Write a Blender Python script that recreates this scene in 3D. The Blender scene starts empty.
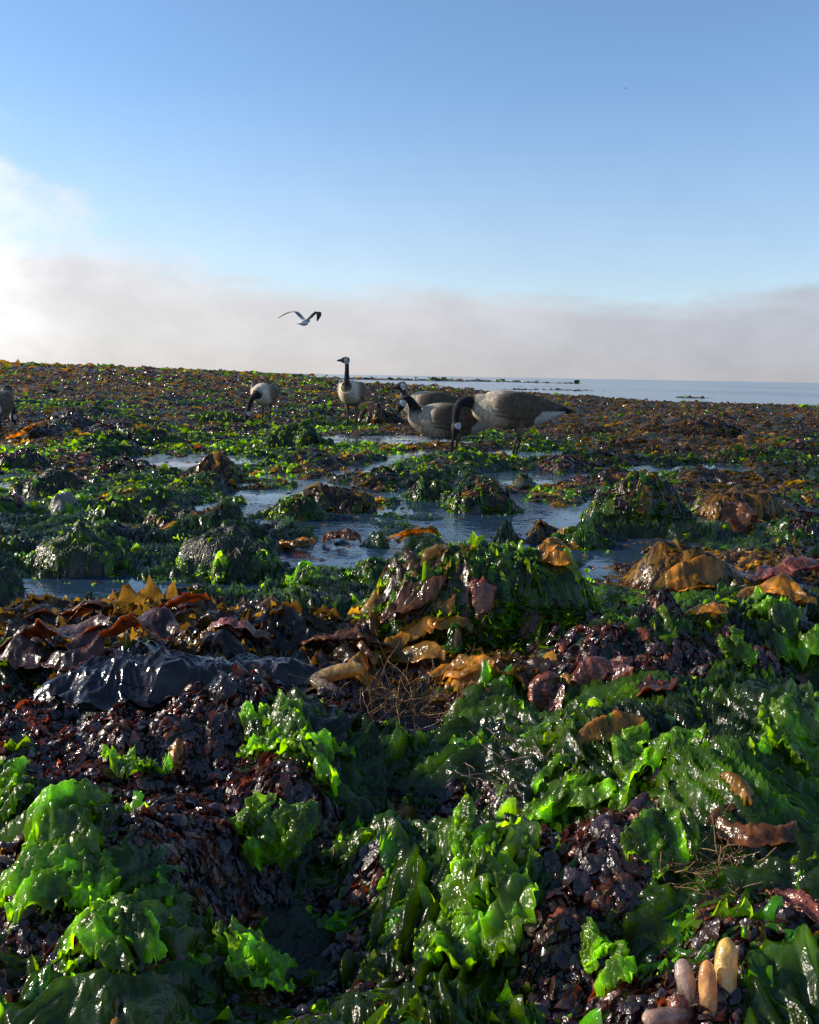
import bpy, math, numpy as np
from mathutils import Vector, Matrix
from mathutils.kdtree import KDTree
rng = np.random.default_rng(7)
R = math.radians
sc = bpy.context.scene
COL = sc.collection

# ------------------------------------------------------------------ camera
CAMZ, F, PITCH, ROLL = 0.62, 820.0, R(9.44), R(1.0)
fw = np.array([0, math.cos(PITCH), -math.sin(PITCH)])
r0 = np.array([1.0, 0, 0]); u0 = np.array([0, math.sin(PITCH), math.cos(PITCH)])
rt = math.cos(ROLL)*r0 + math.sin(ROLL)*u0
up = -math.sin(ROLL)*r0 + math.cos(ROLL)*u0
cam = bpy.data.objects.new('camera', bpy.data.cameras.new('camera')); COL.objects.link(cam)
cam.matrix_world = Matrix(((rt[0], up[0], -fw[0], 0), (rt[1], up[1], -fw[1], 0), (rt[2], up[2], -fw[2], CAMZ), (0, 0, 0, 1)))
cam.data.sensor_fit = 'HORIZONTAL'; cam.data.sensor_width = 36; cam.data.lens = 36*F/819
cam.data.clip_start = 0.02; cam.data.clip_end = 20000
sc.camera = cam

def ray(px, py):
    d = fw*F + rt*(px-409.5) + up*(512-py)
    return d/np.linalg.norm(d)
def GPz(px, py, z=0.0):
    d = ray(px, py); t = (z-CAMZ)/d[2]
    return np.array([d[0]*t, d[1]*t, z])
def proj(x, y, z=0.0):
    P = np.stack([x, y, z-CAMZ+0*x], -1)
    dz = np.maximum(P@fw, 1e-3)
    return 409.5+F*(P@rt)/dz, 512-F*(P@up)/dz

# ------------------------------------------------------------------ noise
def hsh(ix, iy, s):
    h = (ix.astype(np.int64)*374761393 + iy.astype(np.int64)*668265263 + s*974634777) & 0xffffffff
    h = ((h ^ (h >> 13))*1274126177) & 0xffffffff
    h = h ^ (h >> 16)
    return (h & 0xffff)/32767.5-1
def vn(x, y, s=0):
    x = np.asarray(x, float); y = np.asarray(y, float)
    ix = np.floor(x); iy = np.floor(y); fx = x-ix; fy = y-iy
    fx = fx*fx*(3-2*fx); fy = fy*fy*(3-2*fy)
    a = hsh(ix, iy, s); b = hsh(ix+1, iy, s); c = hsh(ix, iy+1, s); d = hsh(ix+1, iy+1, s)
    return (a*(1-fx)+b*fx)*(1-fy)+(c*(1-fx)+d*fx)*fy
def fbm(x, y, s=0, o=3):
    r = 0; a = 1; t = 0
    for k in range(o):
        r = r+a*vn(x*2**k+k*7.3, y*2**k-k*3.1, s+k); t += a; a *= .5
    return r/t
def ss(a, b, x):
    t = np.clip((x-a)/(b-a), 0, 1); return t*t*(3-2*t)

# ------------------------------------------------------------------ terrain
SHX = np.array([18, 11, 9.2, 6.1, -1.6, -20, -60, -900.]); SHY = np.array([-40, 12, 17.6, 26, 45, 150, 500, 6000.])
def inland(x, y):            # metres inland of the waterline
    return (np.interp(y, SHY, SHX)-x)*0.75
POOLS = [(190, 462, 100, 8), (372, 471, 45, 9), (545, 479, 95, 8), (430, 520, 190, 32), (120, 592, 170, 15), (700, 470, 90, 6), (330, 556, 70, 18),
         (560, 552, 110, 14), (740, 590, 60, 10), (470, 455, 80, 6), (300, 500, 60, 10), (215, 512, 70, 8), (380, 440, 90, 5), (640, 545, 60, 8)]
ROCKS = []                   # cx, cy, rx, ry, h, seed, power
def pool_mask(x, y):
    px, py = proj(x, y)
    m = 0*x
    for a, b, c, d in POOLS:
        m = np.maximum(m, ss(1.25, .6, np.hypot((px-a)/c, (py-b)/d)+.35*vn(px/18., py/6., 5)))
    return np.where((y > 1.5) & (y < 14), m, 0)
HUMPS = [(60, 900, 70, 40, .05), (170, 925, 70, 60, .03), (250, 930, 60, 50, -.05), (590, 930, 90, 50, .045), (705, 880, 80, 45, .05), (470, 930, 70, 50, .03), (640, 800, 120, 30, .04),
         (790, 660, 70, 28, .07), (300, 760, 110, 25, .04), (650, 680, 80, 20, .03), (790, 800, 60, 40, .05), (230, 1010, 110, 30, .03),
         (330, 900, 60, 60, -.05), (300, 830, 60, 20, .02), (620, 1000, 40, 20, -.02), (400, 850, 60, 20, -.03), (520, 730, 60, 20, -.03)]
def ground0(x, y):
    d = np.hypot(x, y)
    px, py = proj(x, y)
    n1 = fbm(x*2.1, y*2.1, 11, 3); n2 = fbm(x*7.5, y*7.5, 23, 3)
    am = 1+.2*ss(6, 25, d)
    nf = ss(2.1, 1.4, y)*(y > 0)
    r = (.045+.03*nf)*n1*am+(.034+.022*nf)*n2*am+.05*ss(7, 12, d)*fbm(x*1.6, y*1.1, 31, 3)
    off = .05-.035*ss(1.6, 2.4, y)+.015*ss(6.5, 9.5, y)
    off = off+.02*ss(470, 560, px)*ss(7, 8, y)*ss(16, 9, y)*(px < 900)
    pm = pool_mask(x, y)
    lump = np.maximum(0, vn(x*2.7+3, y*2.3, 201)+.35*vn(x*6, y*5, 202)-.05)
    r = r+(.085*ss(2.45, 3.2, y)*(1-.35*ss(9, 25, d))*lump)*(y > 0)
    calm = np.where(y > 4, np.exp(-(((px-400)/200)**2+((py-440)/24)**2)**2), 0)
    r = r*(1-.75*calm); off = off*(1-.5*calm)
    r = r*(1-.55*pm)-.047*pm+off*(1-pm)
    near = (y > .2) & (y < 3)
    for a, b, c, e, h in HUMPS:
        r = r+np.where(near, h*np.exp(-(((px-a)/c)**2+((py-b)/e)**2)*1.2), 0)
    s = inland(x, y)
    bank = ss(14, 60, y)*(.55*(1-np.exp(-np.maximum(s, 0)/9))+.021*np.clip(s, 0, 60))
    z = r+bank
    sea = ss(.8, -1.2, s+.8*vn(x*.5, y*.35, 3))
    bars = .30*ss(.15, .6, vn(x*.02+3, y*.055, 8)+.35*vn(x*.2, y*.3, 4)-.25)*ss(60, 90, y)*(y < 500)
    b2 = .16*ss(.45, .75, vn(x*.12, y*.4, 9)+.35*vn(x*.7, y*1.2, 6))*(y < 60)
    z = z*(1-sea)+sea*(-.12-.006*np.clip(-s, 0, 60)+bars+b2)
    return z
def rock_h(x, y, rk):
    cx, cy, rx, ry, h, sd, pw = rk
    a = (x-cx)/rx; b = (y-cy)/ry
    q = np.hypot(a, b)*(1+.30*vn(a*1.5+sd, b*1.5, sd)+.12*vn(a*4+sd, b*4, sd+5))
    z = h*np.clip(1-q**pw, 0, 1)**.6
    return z+np.where(q < 1, h*(.10 if pw == 3.2 else .25 if pw == 2.7 else 1)*(.30*vn(a*2.0, b*2.0+sd, sd+1)+.14*vn(a*5, b*5, sd+2))*(1-q**2), 0), q
def H(x, y, skip=None):
    z = ground0(x, y)
    for i, rk in enumerate(ROCKS):
        if i == skip: continue
        m = (np.abs(x-rk[0]) < rk[2]*1.4) & (np.abs(y-rk[1]) < rk[3]*1.4)
        if np.any(m):
            hz, q = rock_h(x[m], y[m], rk)
            base = rk[7] if len(rk) > 7 else 0
            z[m] = np.where(q < 1, np.maximum(z[m], hz+0*base), z[m])
    return z
_rh = rock_h
def rock_h(x, y, rk):
    hz, q = _rh(x, y, rk[:7])
    return hz+rk[7], q
def h1(x, y): return float(H(np.array([x]), np.array([y]))[0])
def GP(px, py, dz=0.0):
    d = ray(px, py); o = np.array([0, 0, CAMZ])
    ts = np.geomspace(.2, 120, 1500)
    P = o+d*ts[:, None]
    below = P[:, 2] < np.maximum(H(P[:, 0].copy(), P[:, 1].copy()), 0)+dz
    i = int(np.argmax(below)) if below.any() else len(ts)-1
    return P[i]

# ------------------------------------------------------------------ mesh accumulators
class Acc:
    def __init__(s): s.V = []; s.Q = []; s.C = []; s.n = 0
    def add(s, V, Q, C):
        V = np.asarray(V, float).reshape(-1, 3); Q = np.asarray(Q, np.int64).reshape(-1, 4)
        C = np.broadcast_to(np.asarray(C, float), (len(V), 3))
        s.V.append(V); s.Q.append(Q+s.n); s.C.append(C); s.n += len(V)
    def build(s, name, mat, parent=None, org=None):
        V = np.concatenate(s.V); Q = np.concatenate(s.Q); C = np.concatenate(s.C)
        if org is not None: V = V-np.array(org)
        return mesh_obj(name, V, Q, C, mat, parent, org if parent is None else None)
def mesh_obj(name, V, Q, C, mat, parent=None, loc=None, smooth=True):
    me = bpy.data.meshes.new(name)
    me.vertices.add(len(V)); me.vertices.foreach_set('co', V.astype(np.float32).ravel())
    me.loops.add(len(Q)*4); me.polygons.add(len(Q))
    me.loops.foreach_set('vertex_index', Q.astype(np.int32).ravel())
    me.polygons.foreach_set('loop_start', np.arange(0, len(Q)*4, 4, dtype=np.int32))
    me.polygons.foreach_set('use_smooth', np.full(len(Q), smooth))
    me.update(calc_edges=True)
    if C is not None:
        at = me.color_attributes.new('Col', 'FLOAT_COLOR', 'POINT')
        c4 = np.ones((len(V), 4), np.float32); c4[:, :3] = C
        at.data.foreach_set('color', c4.ravel())
    me.materials.append(mat)
    o = bpy.data.objects.new(name, me); COL.objects.link(o)
    if parent is not None: o.parent = parent
    if loc is not None: o.location = loc
    return o
def tag(o, label=None, cat=None, group=None, kind=None):
    if label: o['label'] = label
    if cat: o['category'] = cat
    if group: o['group'] = group
    if kind: o['kind'] = kind
    return o
def empty(name, loc):
    o = bpy.data.objects.new(name, None); o.location = loc; o.empty_display_size = .05; COL.objects.link(o); return o
def gridq(nu, nv, cyc=False):
    i, j = np.meshgrid(np.arange(nu-1), np.arange(nv if cyc else nv-1), indexing='ij')
    j2 = (j+1) % nv
    return np.stack([i*nv+j, (i+1)*nv+j, (i+1)*nv+j2, i*nv+j2], -1).reshape(-1, 4)

# ------------------------------------------------------------------ materials
def nmat(name):
    m = bpy.data.materials.new(name); m.use_nodes = True
    t = m.node_tree; t.nodes.clear(); return m, t, t.nodes.new('ShaderNodeOutputMaterial')
def N(t, ty, **k):
    n = t.nodes.new(ty)
    for a, b in k.items():
        if a.startswith('i_'):
            key = a[2:]; key = int(key) if key.isdigit() else key.replace('_', ' ')
            n.inputs[key].default_value = b
        else: setattr(n, a, b)
    return n
def weedmat(name, rough=.25, trans=.35, tint=(1, 1, 1), tg=1.0, coat=.6, bscale=90, bstr=.25, var=(.7, 1.35), vscale=25, dif=1.0):
    m, t, out = nmat(name); L = t.links.new
    at = N(t, 'ShaderNodeAttribute', attribute_name='Col')
    geo = N(t, 'ShaderNodeNewGeometry')
    ns = N(t, 'ShaderNodeTexNoise', i_Scale=vscale, i_Detail=4.0); L(geo.outputs['Position'], ns.inputs['Vector'])
    mr = N(t, 'ShaderNodeMapRange', i_1=.3, i_2=.7, i_3=var[0], i_4=var[1]); L(ns.outputs[0], mr.inputs[0])
    mx = N(t, 'ShaderNodeVectorMath', operation='SCALE'); L(at.outputs['Color'], mx.inputs[0]); L(mr.outputs[0], mx.inputs['Scale'])
    bn = N(t, 'ShaderNodeTexNoise', i_Scale=bscale, i_Detail=3.0); L(geo.outputs['Position'], bn.inputs['Vector'])
    bp = N(t, 'ShaderNodeBump', i_Strength=bstr, i_Distance=.01); L(bn.outputs[0], bp.inputs['Height'])
    p = N(t, 'ShaderNodeBsdfPrincipled'); p.inputs['Roughness'].default_value = rough
    rn = N(t, 'ShaderNodeTexNoise', i_Scale=14.0, i_Detail=3.0); L(geo.outputs['Position'], rn.inputs['Vector'])
    rm = N(t, 'ShaderNodeMapRange', i_1=.35, i_2=.65, i_3=rough*.7, i_4=rough*1.9); L(rn.outputs[0], rm.inputs[0]); L(rm.outputs[0], p.inputs['Roughness'])
    p.inputs['Coat Weight'].default_value = coat; p.inputs['Coat Roughness'].default_value = .12
    dm = N(t, 'ShaderNodeVectorMath', operation='SCALE'); dm.inputs['Scale'].default_value = dif; L(mx.outputs[0], dm.inputs[0]); L(dm.outputs[0], p.inputs['Base Color']); L(bp.outputs[0], p.inputs['Normal'])
    if trans > 0:
        ga = N(t, 'ShaderNodeGamma', i_Gamma=tg); L(mx.outputs[0], ga.inputs[0])
        tm = N(t, 'ShaderNodeVectorMath', operation='MULTIPLY'); tm.inputs[1].default_value = tint; L(ga.outputs[0], tm.inputs[0])
        tr = N(t, 'ShaderNodeBsdfTranslucent'); L(tm.outputs[0], tr.inputs[0]); L(bp.outputs[0], tr.inputs['Normal'])
        ms = N(t, 'ShaderNodeMixShader', i_0=trans); L(p.outputs[0], ms.inputs[1]); L(tr.outputs[0], ms.inputs[2])
        L(ms.outputs[0], out.inputs[0])
    else: L(p.outputs[0], out.inputs[0])
    return m
M_green = weedmat('sea_lettuce', .17, .55, (5.0, 4.2, .35), .82, .35, 80, .45, dif=.6)
M_kelp = weedmat('kelp', .2, .48, (2.5, 2.2, .5), .85, .3, 70, .4)
M_red = weedmat('red_weed', .2, .2, (2.6, 1.3, .7), .9, .5, 120, .5)
M_dark = weedmat('dark_kelp_sheet', .14, .0, coat=.3, bscale=45, bstr=.5)
M_dark.node_tree.nodes['Principled BSDF'].inputs['Specular IOR Level'].default_value = .3
M_hair = weedmat('hair_weed', .3, .12, (2, 2, 1), 1, .1, 200, .5)
M_rock = weedmat('wet_rock', .5, 0, coat=.25, bscale=60, bstr=.6)
M_sac = weedmat('sea_sac', .26, .3, (2.0, 1.6, .9), .8, .6, 160, .3, (.72, 1.25), 130)
M_feather = weedmat('feathers', .75, 0, coat=0, bscale=140, bstr=.25, var=(.78, 1.2), vscale=45)
M_twig = weedmat('twiggy_weed', .4, .1, (2, 1.6, .8), 1, .3, 200, .2)

m, t, out = nmat('ground_mud'); M_ground = m; L = t.links.new
geo = N(t, 'ShaderNodeNewGeometry')
n1 = N(t, 'ShaderNodeTexNoise', i_Scale=9.0, i_Detail=6.0); L(geo.outputs['Position'], n1.inputs['Vector'])
cr = N(t, 'ShaderNodeValToRGB'); L(n1.outputs[0], cr.inputs[0])
e = cr.color_ramp.elements; e[0].position = .36; e[0].color = (.010, .011, .009, 1); e[1].position = .68; e[1].color = (.035, .028, .016, 1)
x_ = cr.color_ramp.elements.new(.5); x_.color = (.013, .026, .008, 1)
n2 = N(t, 'ShaderNodeTexNoise', i_Scale=60.0, i_Detail=5.0); L(geo.outputs['Position'], n2.inputs['Vector'])
bp = N(t, 'ShaderNodeBump', i_Strength=.7, i_Distance=.02); L(n2.outputs[0], bp.inputs['Height'])
p = N(t, 'ShaderNodeBsdfPrincipled', i_Roughness=.45); L(cr.outputs[0], p.inputs['Base Color']); L(bp.outputs[0], p.inputs['Normal']); L(p.outputs[0], out.inputs[0])

def watermat(name, sc_, strength, dist, base, rough, stretch=(1, 1, 1), calm=None):
    m, t, out = nmat(name); L = t.links.new
    geo = N(t, 'ShaderNodeNewGeometry')
    mp = N(t, 'ShaderNodeMapping'); mp.inputs['Scale'].default_value = stretch; L(geo.outputs['Position'], mp.inputs[0])
    a = N(t, 'ShaderNodeTexNoise', i_Scale=sc_, i_Detail=3.0); L(mp.outputs[0], a.inputs['Vector'])
    bp = N(t, 'ShaderNodeBump', i_Distance=dist, i_Strength=strength); L(a.outputs[0], bp.inputs['Height'])
    if calm:
        c = N(t, 'ShaderNodeTexNoise', i_Scale=calm, i_Detail=2.0); L(mp.outputs[0], c.inputs['Vector'])
        mr = N(t, 'ShaderNodeMapRange', i_1=.42, i_2=.58, i_3=strength*.12, i_4=strength); L(c.outputs[0], mr.inputs[0]); L(mr.outputs[0], bp.inputs['Strength'])
    p = N(t, 'ShaderNodeBsdfPrincipled', i_Roughness=rough); p.inputs['Base Color'].default_value = (*base, 1)
    p.inputs['IOR'].default_value = 1.33; p.inputs['Specular IOR Level'].default_value = .6
    L(bp.outputs[0], p.inputs['Normal']); L(p.outputs[0], out.inputs[0])
    return m
M_pool = watermat('pool_water', 24, .6, .014, (.018, .042, .075), .04, calm=2.2)
M_sea = watermat('sea_water', 1.3, 1.0, .45, (.035, .08, .13), .16, (1, .35, 1), calm=.05)

# ------------------------------------------------------------------ blade shapes (u along, v across)
def blade(L, W, nu, nv, g, ruffle=.25, fold=.3, lift=.15, taper=.4, bend=.8, crumple=.12, freq=3.0, root=.35, droop=0.0, jag=1.0):
    u = np.linspace(0, 1, nu)[:, None]; v = np.linspace(-1, 1, nv)[None, :]
    s1, s2, s3 = g.uniform(0, 50, 3); sd = int(g.integers(1000))
    prof = (root+(1-root)*np.sin(np.pi*np.clip(u*.62+.02, 0, 1))**.8)*(1-(1-taper)*ss(.7, 1.0, u))
    prof = prof*np.sqrt(np.clip((1.03-u)/.12, 0, 1))
    edge = 1+jag*(.32*vn(u*6+s1, np.sign(v)*3+s2+0*u, sd)+.16*vn(u*(9 if nu < 40 else 16)+s1, np.sign(v)*3+s2+0*u, sd+7))*np.abs(v)**2
    w = W/2*prof*edge
    th = bend*(u-.5)*g.uniform(-1, 1)*2+.3*vn(u*2+s2, 0*u, sd+1)
    dx = np.cos(th)*L/nu; dy = np.sin(th)*L/nu
    sx = np.cumsum(dx, 0); sy = np.cumsum(dy, 0)
    x = sx-np.sin(th)*v*w; y = sy+np.cos(th)*v*w
    ph = g.uniform(0, 6.28, 4)
    z = W*ruffle*np.abs(v)**1.4*np.sin(6.28*freq*u+np.where(v > 0, ph[0], ph[1])+v*.8)*.6
    z = z+W*fold*.5*np.sin(v*2.6+ph[2]+2.5*u*g.uniform(-1, 1))
    z = z+L*lift*np.sin(np.pi*np.clip(u, 0, 1)**g.uniform(.7, 1.3))
    z = z-droop*W*(.45*np.abs(v)**2.2+.5*ss(.6, 1.05, u)+.35*ss(.3, 0, u))
    k = (3.0 if nu < 40 else 3.9)/W; ra_ = g.uniform(0, 6.28); x0_, y0_ = x, y
    x, y = x*np.cos(ra_)-y*np.sin(ra_), x*np.sin(ra_)+y*np.cos(ra_)
    xw = x+W*.25*vn(x*k*.8, y*k*.8, sd+8); yw = y+W*.25*vn(x*k*.8+5, y*k*.8, sd+9)
    z = z+W*crumple*.8*vn(xw*k+s1, yw*k+s2, sd+2)
    z = z+W*crumple*.75*(1-2*np.abs(vn(xw*k*2.2, yw*k*1.6, sd+3)))*.6
    if nu > 10: z = z+W*crumple*.38*vn(xw*k*5, yw*k*4, sd+6)
    z = z+W*ruffle*.35*np.abs(v)**3*np.sin(6.28*freq*2.7*u+ph[3]+np.where(v > 0, 0, 2))
    x, y = x0_, y0_
    x = x+W*crumple*.7*vn(x*k*1.3, y*k*1.3+9, sd+4); y = y+W*crumple*.7*vn(x*k*1.3+7, y*k*1.3, sd+5)
    V = np.stack([x, y, z], -1).reshape(-1, 3)
    return V, np.broadcast_to(np.abs(v), (nu, nv)).reshape(-1), np.broadcast_to(u, (nu, nv)).reshape(-1)
def lobes(n, size, ls, nu, g):
    """a clump of small cupped lobes on a low mound"""
    Vs = []; E = []
    u, v = np.meshgrid(np.linspace(-1, 1, nu), np.linspace(-1, 1, nu), indexing='ij')
    k = np.sqrt(np.clip(1-.5*np.minimum(u*u, v*v), 0, 1)); a = u*k; b = v*k
    for i in range(n):
        s = ls*g.uniform(.6, 1.3)
        d = np.array([g.normal(), g.normal(), abs(g.normal())*.7+.35]); d /= np.linalg.norm(d)
        p = d*np.array([size, size, size*.7])*g.uniform(.65, 1.05)
        tn = d+g.normal(0, .55, 3); tn /= np.linalg.norm(tn)
        e1 = np.cross(tn, g.normal(0, 1, 3)); e1 /= np.linalg.norm(e1); e2 = np.cross(tn, e1)
        asp = g.uniform(.8, 1.35); cup = g.uniform(-1.1, -.3); tw = g.uniform(-.5, .5)
        zz = cup*(a*a+b*b)+tw*a*b+.18*vn(a*2+i, b*2, 5)
        Vs.append(p+s*(a[..., None]*e1*asp+b[..., None]*e2+zz[..., None]*tn)); E.append(np.hypot(a, b))
    return np.concatenate([q.reshape(-1, 3) for q in Vs]), np.clip(np.concatenate([q.ravel() for q in E]), 0, 1)
def lobeq(n, nu):
    q = gridq(nu, nu); return np.concatenate([q+i*nu*nu for i in range(n)])

def rotm(yaw, pitch, roll):
    cy, sy, cp, sp, cr_, sr = np.cos(yaw), np.sin(yaw), np.cos(pitch), np.sin(pitch), np.cos(roll), np.sin(roll)
    Z = 0*yaw; O = Z+1
    def mk(a): return np.stack([np.stack(r_, -1) for r_ in a], -2)
    Rz = mk([[cy, -sy, Z], [sy, cy, Z], [Z, Z, O]]); Ry = mk([[cp, Z, -sp], [Z, O, Z], [sp, Z, cp]]); Rx = mk([[O, Z, Z], [Z, cr_, -sr], [Z, sr, cr_]])
    return Rz@Ry@Rx
def scatter(acc, temps, quads, pos, yaw, pitch, roll, size, colr, edgeA, skip=None, zlift=0.0, edge_col=None):
    """temps (T,nv,3) unit templates; instances draped on the height field"""
    T = len(temps); idx = rng.integers(0, T, len(pos))
    Rm = rotm(yaw, pitch, roll)
    for k in range(T):
        m = idx == k
        if not m.any(): continue
        V = np.einsum('nij,vj->nvi', Rm[m]*size[m][:, None, None], temps[k])
        V[..., :2] += pos[m][:, None, :2]
        lz = V[..., 2].copy()
        zc = H(pos[m][:, 0].copy(), pos[m][:, 1].copy())
        hz = H(V[..., 0].ravel(), V[..., 1].ravel()).reshape(lz.shape)
        hz = np.clip(hz, zc[:, None]-.6*size[m][:, None], zc[:, None]+.6*size[m][:, None])
        V[..., 2] = np.maximum(hz, -.004)+np.maximum(lz, -.06*size[m][:, None])+zlift
        C = colr[m][:, None, :]*(1+.35*(edgeA[k][None, :, None]-.4))
        if edge_col is not None:
            f = (edgeA[k][None, :, None]**4)*.55; C = C*(1-f)+np.array(edge_col)*f
        n = len(V); nv = V.shape[1]
        Q = (quads[None]+(np.arange(n)*nv)[:, None, None]).reshape(-1, 4)
        acc.add(V.reshape(-1, 3), Q, C.reshape(-1, 3))

def mk_temps(kind, n, nu, nv, g):
    T = []; E = []
    for i in range(n):
        if kind == 'lettuce':
            V, e, _ = blade(1, g.uniform(.5, 1.0), nu, nv, g, ruffle=g.uniform(.15, .45), fold=g.uniform(.1, .45), lift=g.uniform(.0, .12), crumple=.2, droop=g.uniform(0, .75), freq=g.uniform(2, 4), bend=1.2, root=.6, jag=.8)
        elif kind == 'kelp':
            V, e, _ = blade(1, g.uniform(.22, .42), nu, nv, g, ruffle=g.uniform(.15, .5), fold=g.uniform(.1, .5), lift=g.uniform(.0, .15), crumple=.1, jag=.5, droop=g.uniform(0, .8), freq=g.uniform(2, 5), bend=1.5, root=.5)
        elif kind == 'strap':
            V, e, _ = blade(1, g.uniform(.1, .16), nu, nv, g, ruffle=.2, fold=.2, lift=.05, crumple=.1, freq=3, bend=1.2, root=.6)
        T.append(V-np.array([.45, 0, 0])); E.append(e)
    return np.array(T), np.array(E)
gt = np.random.default_rng(3)
TL = {'near': mk_temps('lettuce', 16, 26, 18, gt), 'mid': mk_temps('lettuce', 10, 8, 6, gt), 'sm': mk_temps('lettuce', 12, 12, 9, gt), 'far': mk_temps('lettuce', 8, 5, 4, gt)}
TK = {'near': mk_temps('kelp', 12, 26, 12, gt), 'mid': mk_temps('kelp', 10, 9, 5, gt), 'sm': mk_temps('kelp', 10, 14, 7, gt), 'far': mk_temps('kelp', 8, 5, 4, gt)}
TR = {'near': [lobes(20, .55, .2, 5, gt) for _ in range(8)], 'mid': [lobes(9, .55, .3, 3, gt) for _ in range(6)], 'sm': [lobes(14, .55, .24, 4, gt) for _ in range(6)], 'far': [lobes(5, .55, .4, 3, gt) for _ in range(6)]}
TR = {k: (np.array([a for a, _ in v]), np.array([b for _, b in v])) for k, v in TR.items()}
QL = {'near': gridq(26, 18), 'mid': gridq(8, 6), 'sm': gridq(12, 9), 'far': gridq(5, 4)}
QK = {'near': gridq(26, 12), 'mid': gridq(9, 5), 'sm': gridq(14, 7), 'far': gridq(5, 4)}
QR = {'near': lobeq(20, 5), 'mid': lobeq(9, 3), 'sm': lobeq(14, 4), 'far': lobeq(5, 3)}
TS = mk_temps('strap', 10, 14, 3, gt); QS = gridq(14, 3)

def greens(n, bright=1.0):
    b = rng.lognormal(-.35, .55, n)[:, None]*bright
    y = rng.uniform(0, 1, n)[:, None]**1.3
    c = np.clip(b, .12, 1.3)*(np.array([.022, .082, .007])*(1-y)+np.array([.085, .15, .006])*y)
    return c
def browns(n, amber=.3):
    a = (rng.uniform(0, 1, n) < amber)[:, None]; b = rng.uniform(.45, 1.4, n)[:, None]
    dk = np.array([.048, .025, .013])*(1+0*b); am = np.array([.21, .115, .016])*(1+0*b)
    return b*np.where(a, am, dk)
def reds(n, orange=.15):
    a = (rng.uniform(0, 1, n) < orange)[:, None]; b = rng.uniform(.4, 1.4, n)[:, None]
    return b*np.where(a, np.array([.13, .035, .014]), np.array([.022, .011, .013]))

# ------------------------------------------------------------------ the rocks and weed heaps
# (px, base row, width px, top row, cover, depth factor, label)
RK = [
 (478, 664, 250, 548, 'big', .62, 'large boulder heaped with green strings and brown flaps, tallest mound in the middle foreground'),
 (160, 726, 215, 655, 'sheet', .6, 'low boulder under a shiny black wrinkled kelp sheet, beside purple folded kelp'),
 (272, 700, 110, 657, 'sheet', .6, 'small hump under glossy blue-black kelp, right of the larger black-sheeted boulder'),
 (81, 576, 98, 528, 'hair', .8, 'round boulder with stringy green weed down its front, left of the pair in the pool'),
 (231, 580, 112, 532, 'hairdark', .8, 'wide dark boulder with black stringy weed, right boulder of the pair in the pool'),
 (52, 497, 74, 470, 'hairdark', .9, 'dark hairy rock above the small bare grey stone'),
 (64, 518, 32, 489, 'bare', .9, 'small bare pale grey stone among weedy rocks'),
 (20, 558, 40, 534, 'hairdark', .9, 'small smooth dark rock left of the round green-haired boulder'),
 (-8, 606, 62, 566, 'hairdark', .9, 'dark rock cut off by the picture edge at the corner of the left pool'),
 (214, 482, 60, 456, 'brown', .8, 'brown pointed rock standing beside the long thin pool'),
 (128, 474, 64, 457, 'dark', .9, 'flat black rock between the orange kelp and the thin pool'),
 (292, 449, 62, 421, 'green', .8, 'bright green mossy mound in front of the upright goose'),
 (484, 514, 76, 478, 'mixed', .8, 'green and brown weed heap standing in the pool before the largest goose'),
 (638, 530, 104, 478, 'mixed', .7, 'tall heap of dark and green weed with a brown top, right of the pool'),
 (684, 600, 140, 543, 'kelp', .6, 'heap of amber kelp straps combed over a rock'),
 (578, 549, 58, 524, 'green', .8, 'small green lump standing alone in the blue pool'),
 (740, 520, 92, 486, 'kelp', .7, 'low rock covered with golden brown kelp at the right of the flat'),
 (658, 652, 120, 596, 'knobs', .65, 'rock with black beady weed ringed by green lettuce'),
 (334, 512, 72, 484, 'brown', .8, 'brown and orange kelp heap on the far side of the pool'),
 (399, 477, 30, 463, 'green', .9, 'tiny green islet in the bright water'),
 (434, 501, 50, 479, 'green', .9, 'green tuft at the edge of the pool, left of the weed heap'),
 (112, 530, 60, 500, 'green', .8, 'light green weedy rock between the bare stone and the green-haired boulder'),
 (180, 532, 66, 503, 'hairdark', .8, 'dark wet rock behind the wide dark boulder'),
 (298, 520, 60, 494, 'green', .8, 'lettuce-covered rock left of the brown kelp heap'),
 (375, 590, 66, 556, 'green', .7, 'green hump touching the left foot of the tallest mound'),
 (800, 545, 60, 515, 'knobs', .8, 'dark knobbly heap at the right edge above the red kelp'),
 (20, 470, 60, 446, 'dark', .9, 'black rock under the orange kelp at the left edge'),
 (700, 440, 110, 418, 'browndk', .8, 'long brown bank of weed on the right of the flat'),
 (590, 436, 60, 424, 'browndk', .9, 'low brown weed heap behind the tail of the largest goose'),
 (378, 424, 46, 405, 'browndk', .9, 'dark brown heap between the upright goose and the geese beside it'),
 (215, 424, 60, 409, 'green', .9, 'low green heap left of the head-down goose'),
 (68, 432, 66, 411, 'dark', .9, 'dark weedy rock by the goose at the left edge'),
 (150, 444, 54, 426, 'mixed', .9, 'mixed green and brown heap between the left edge and the head-down goose'),
]
for i, (px, pb, wp, pt, cov, df, lab) in enumerate(RK):
    z0 = 0.0
    for _ in range(3):
        P = GPz(px, pb, z0); z0 = max(float(ground0(np.array([P[0]]), np.array([P[1]]))[0]), 0)*.6
    dep = float(P@fw)-CAMZ*fw[2]
    rx = wp/2*dep/F; ry = rx*df
    cy = P[1]+ry*.85; cx = P[0]*(cy/P[1])
    d = ray(px, pt); tt = cy/d[1]; ztop = CAMZ+d[2]*tt
    base = min(z0, .0)-.015
    ROCKS.append((cx, cy, rx*1.02, ry, max((ztop-base)*(.97 if cov == 'big' else .93)-.008-.002*cy, .03), 10+i*3, 2.7 if cov == 'sheet' else 2.6 if cov in ('hair', 'hairdark') else 3.2 if cov == 'big' else 2.2, base))

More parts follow.
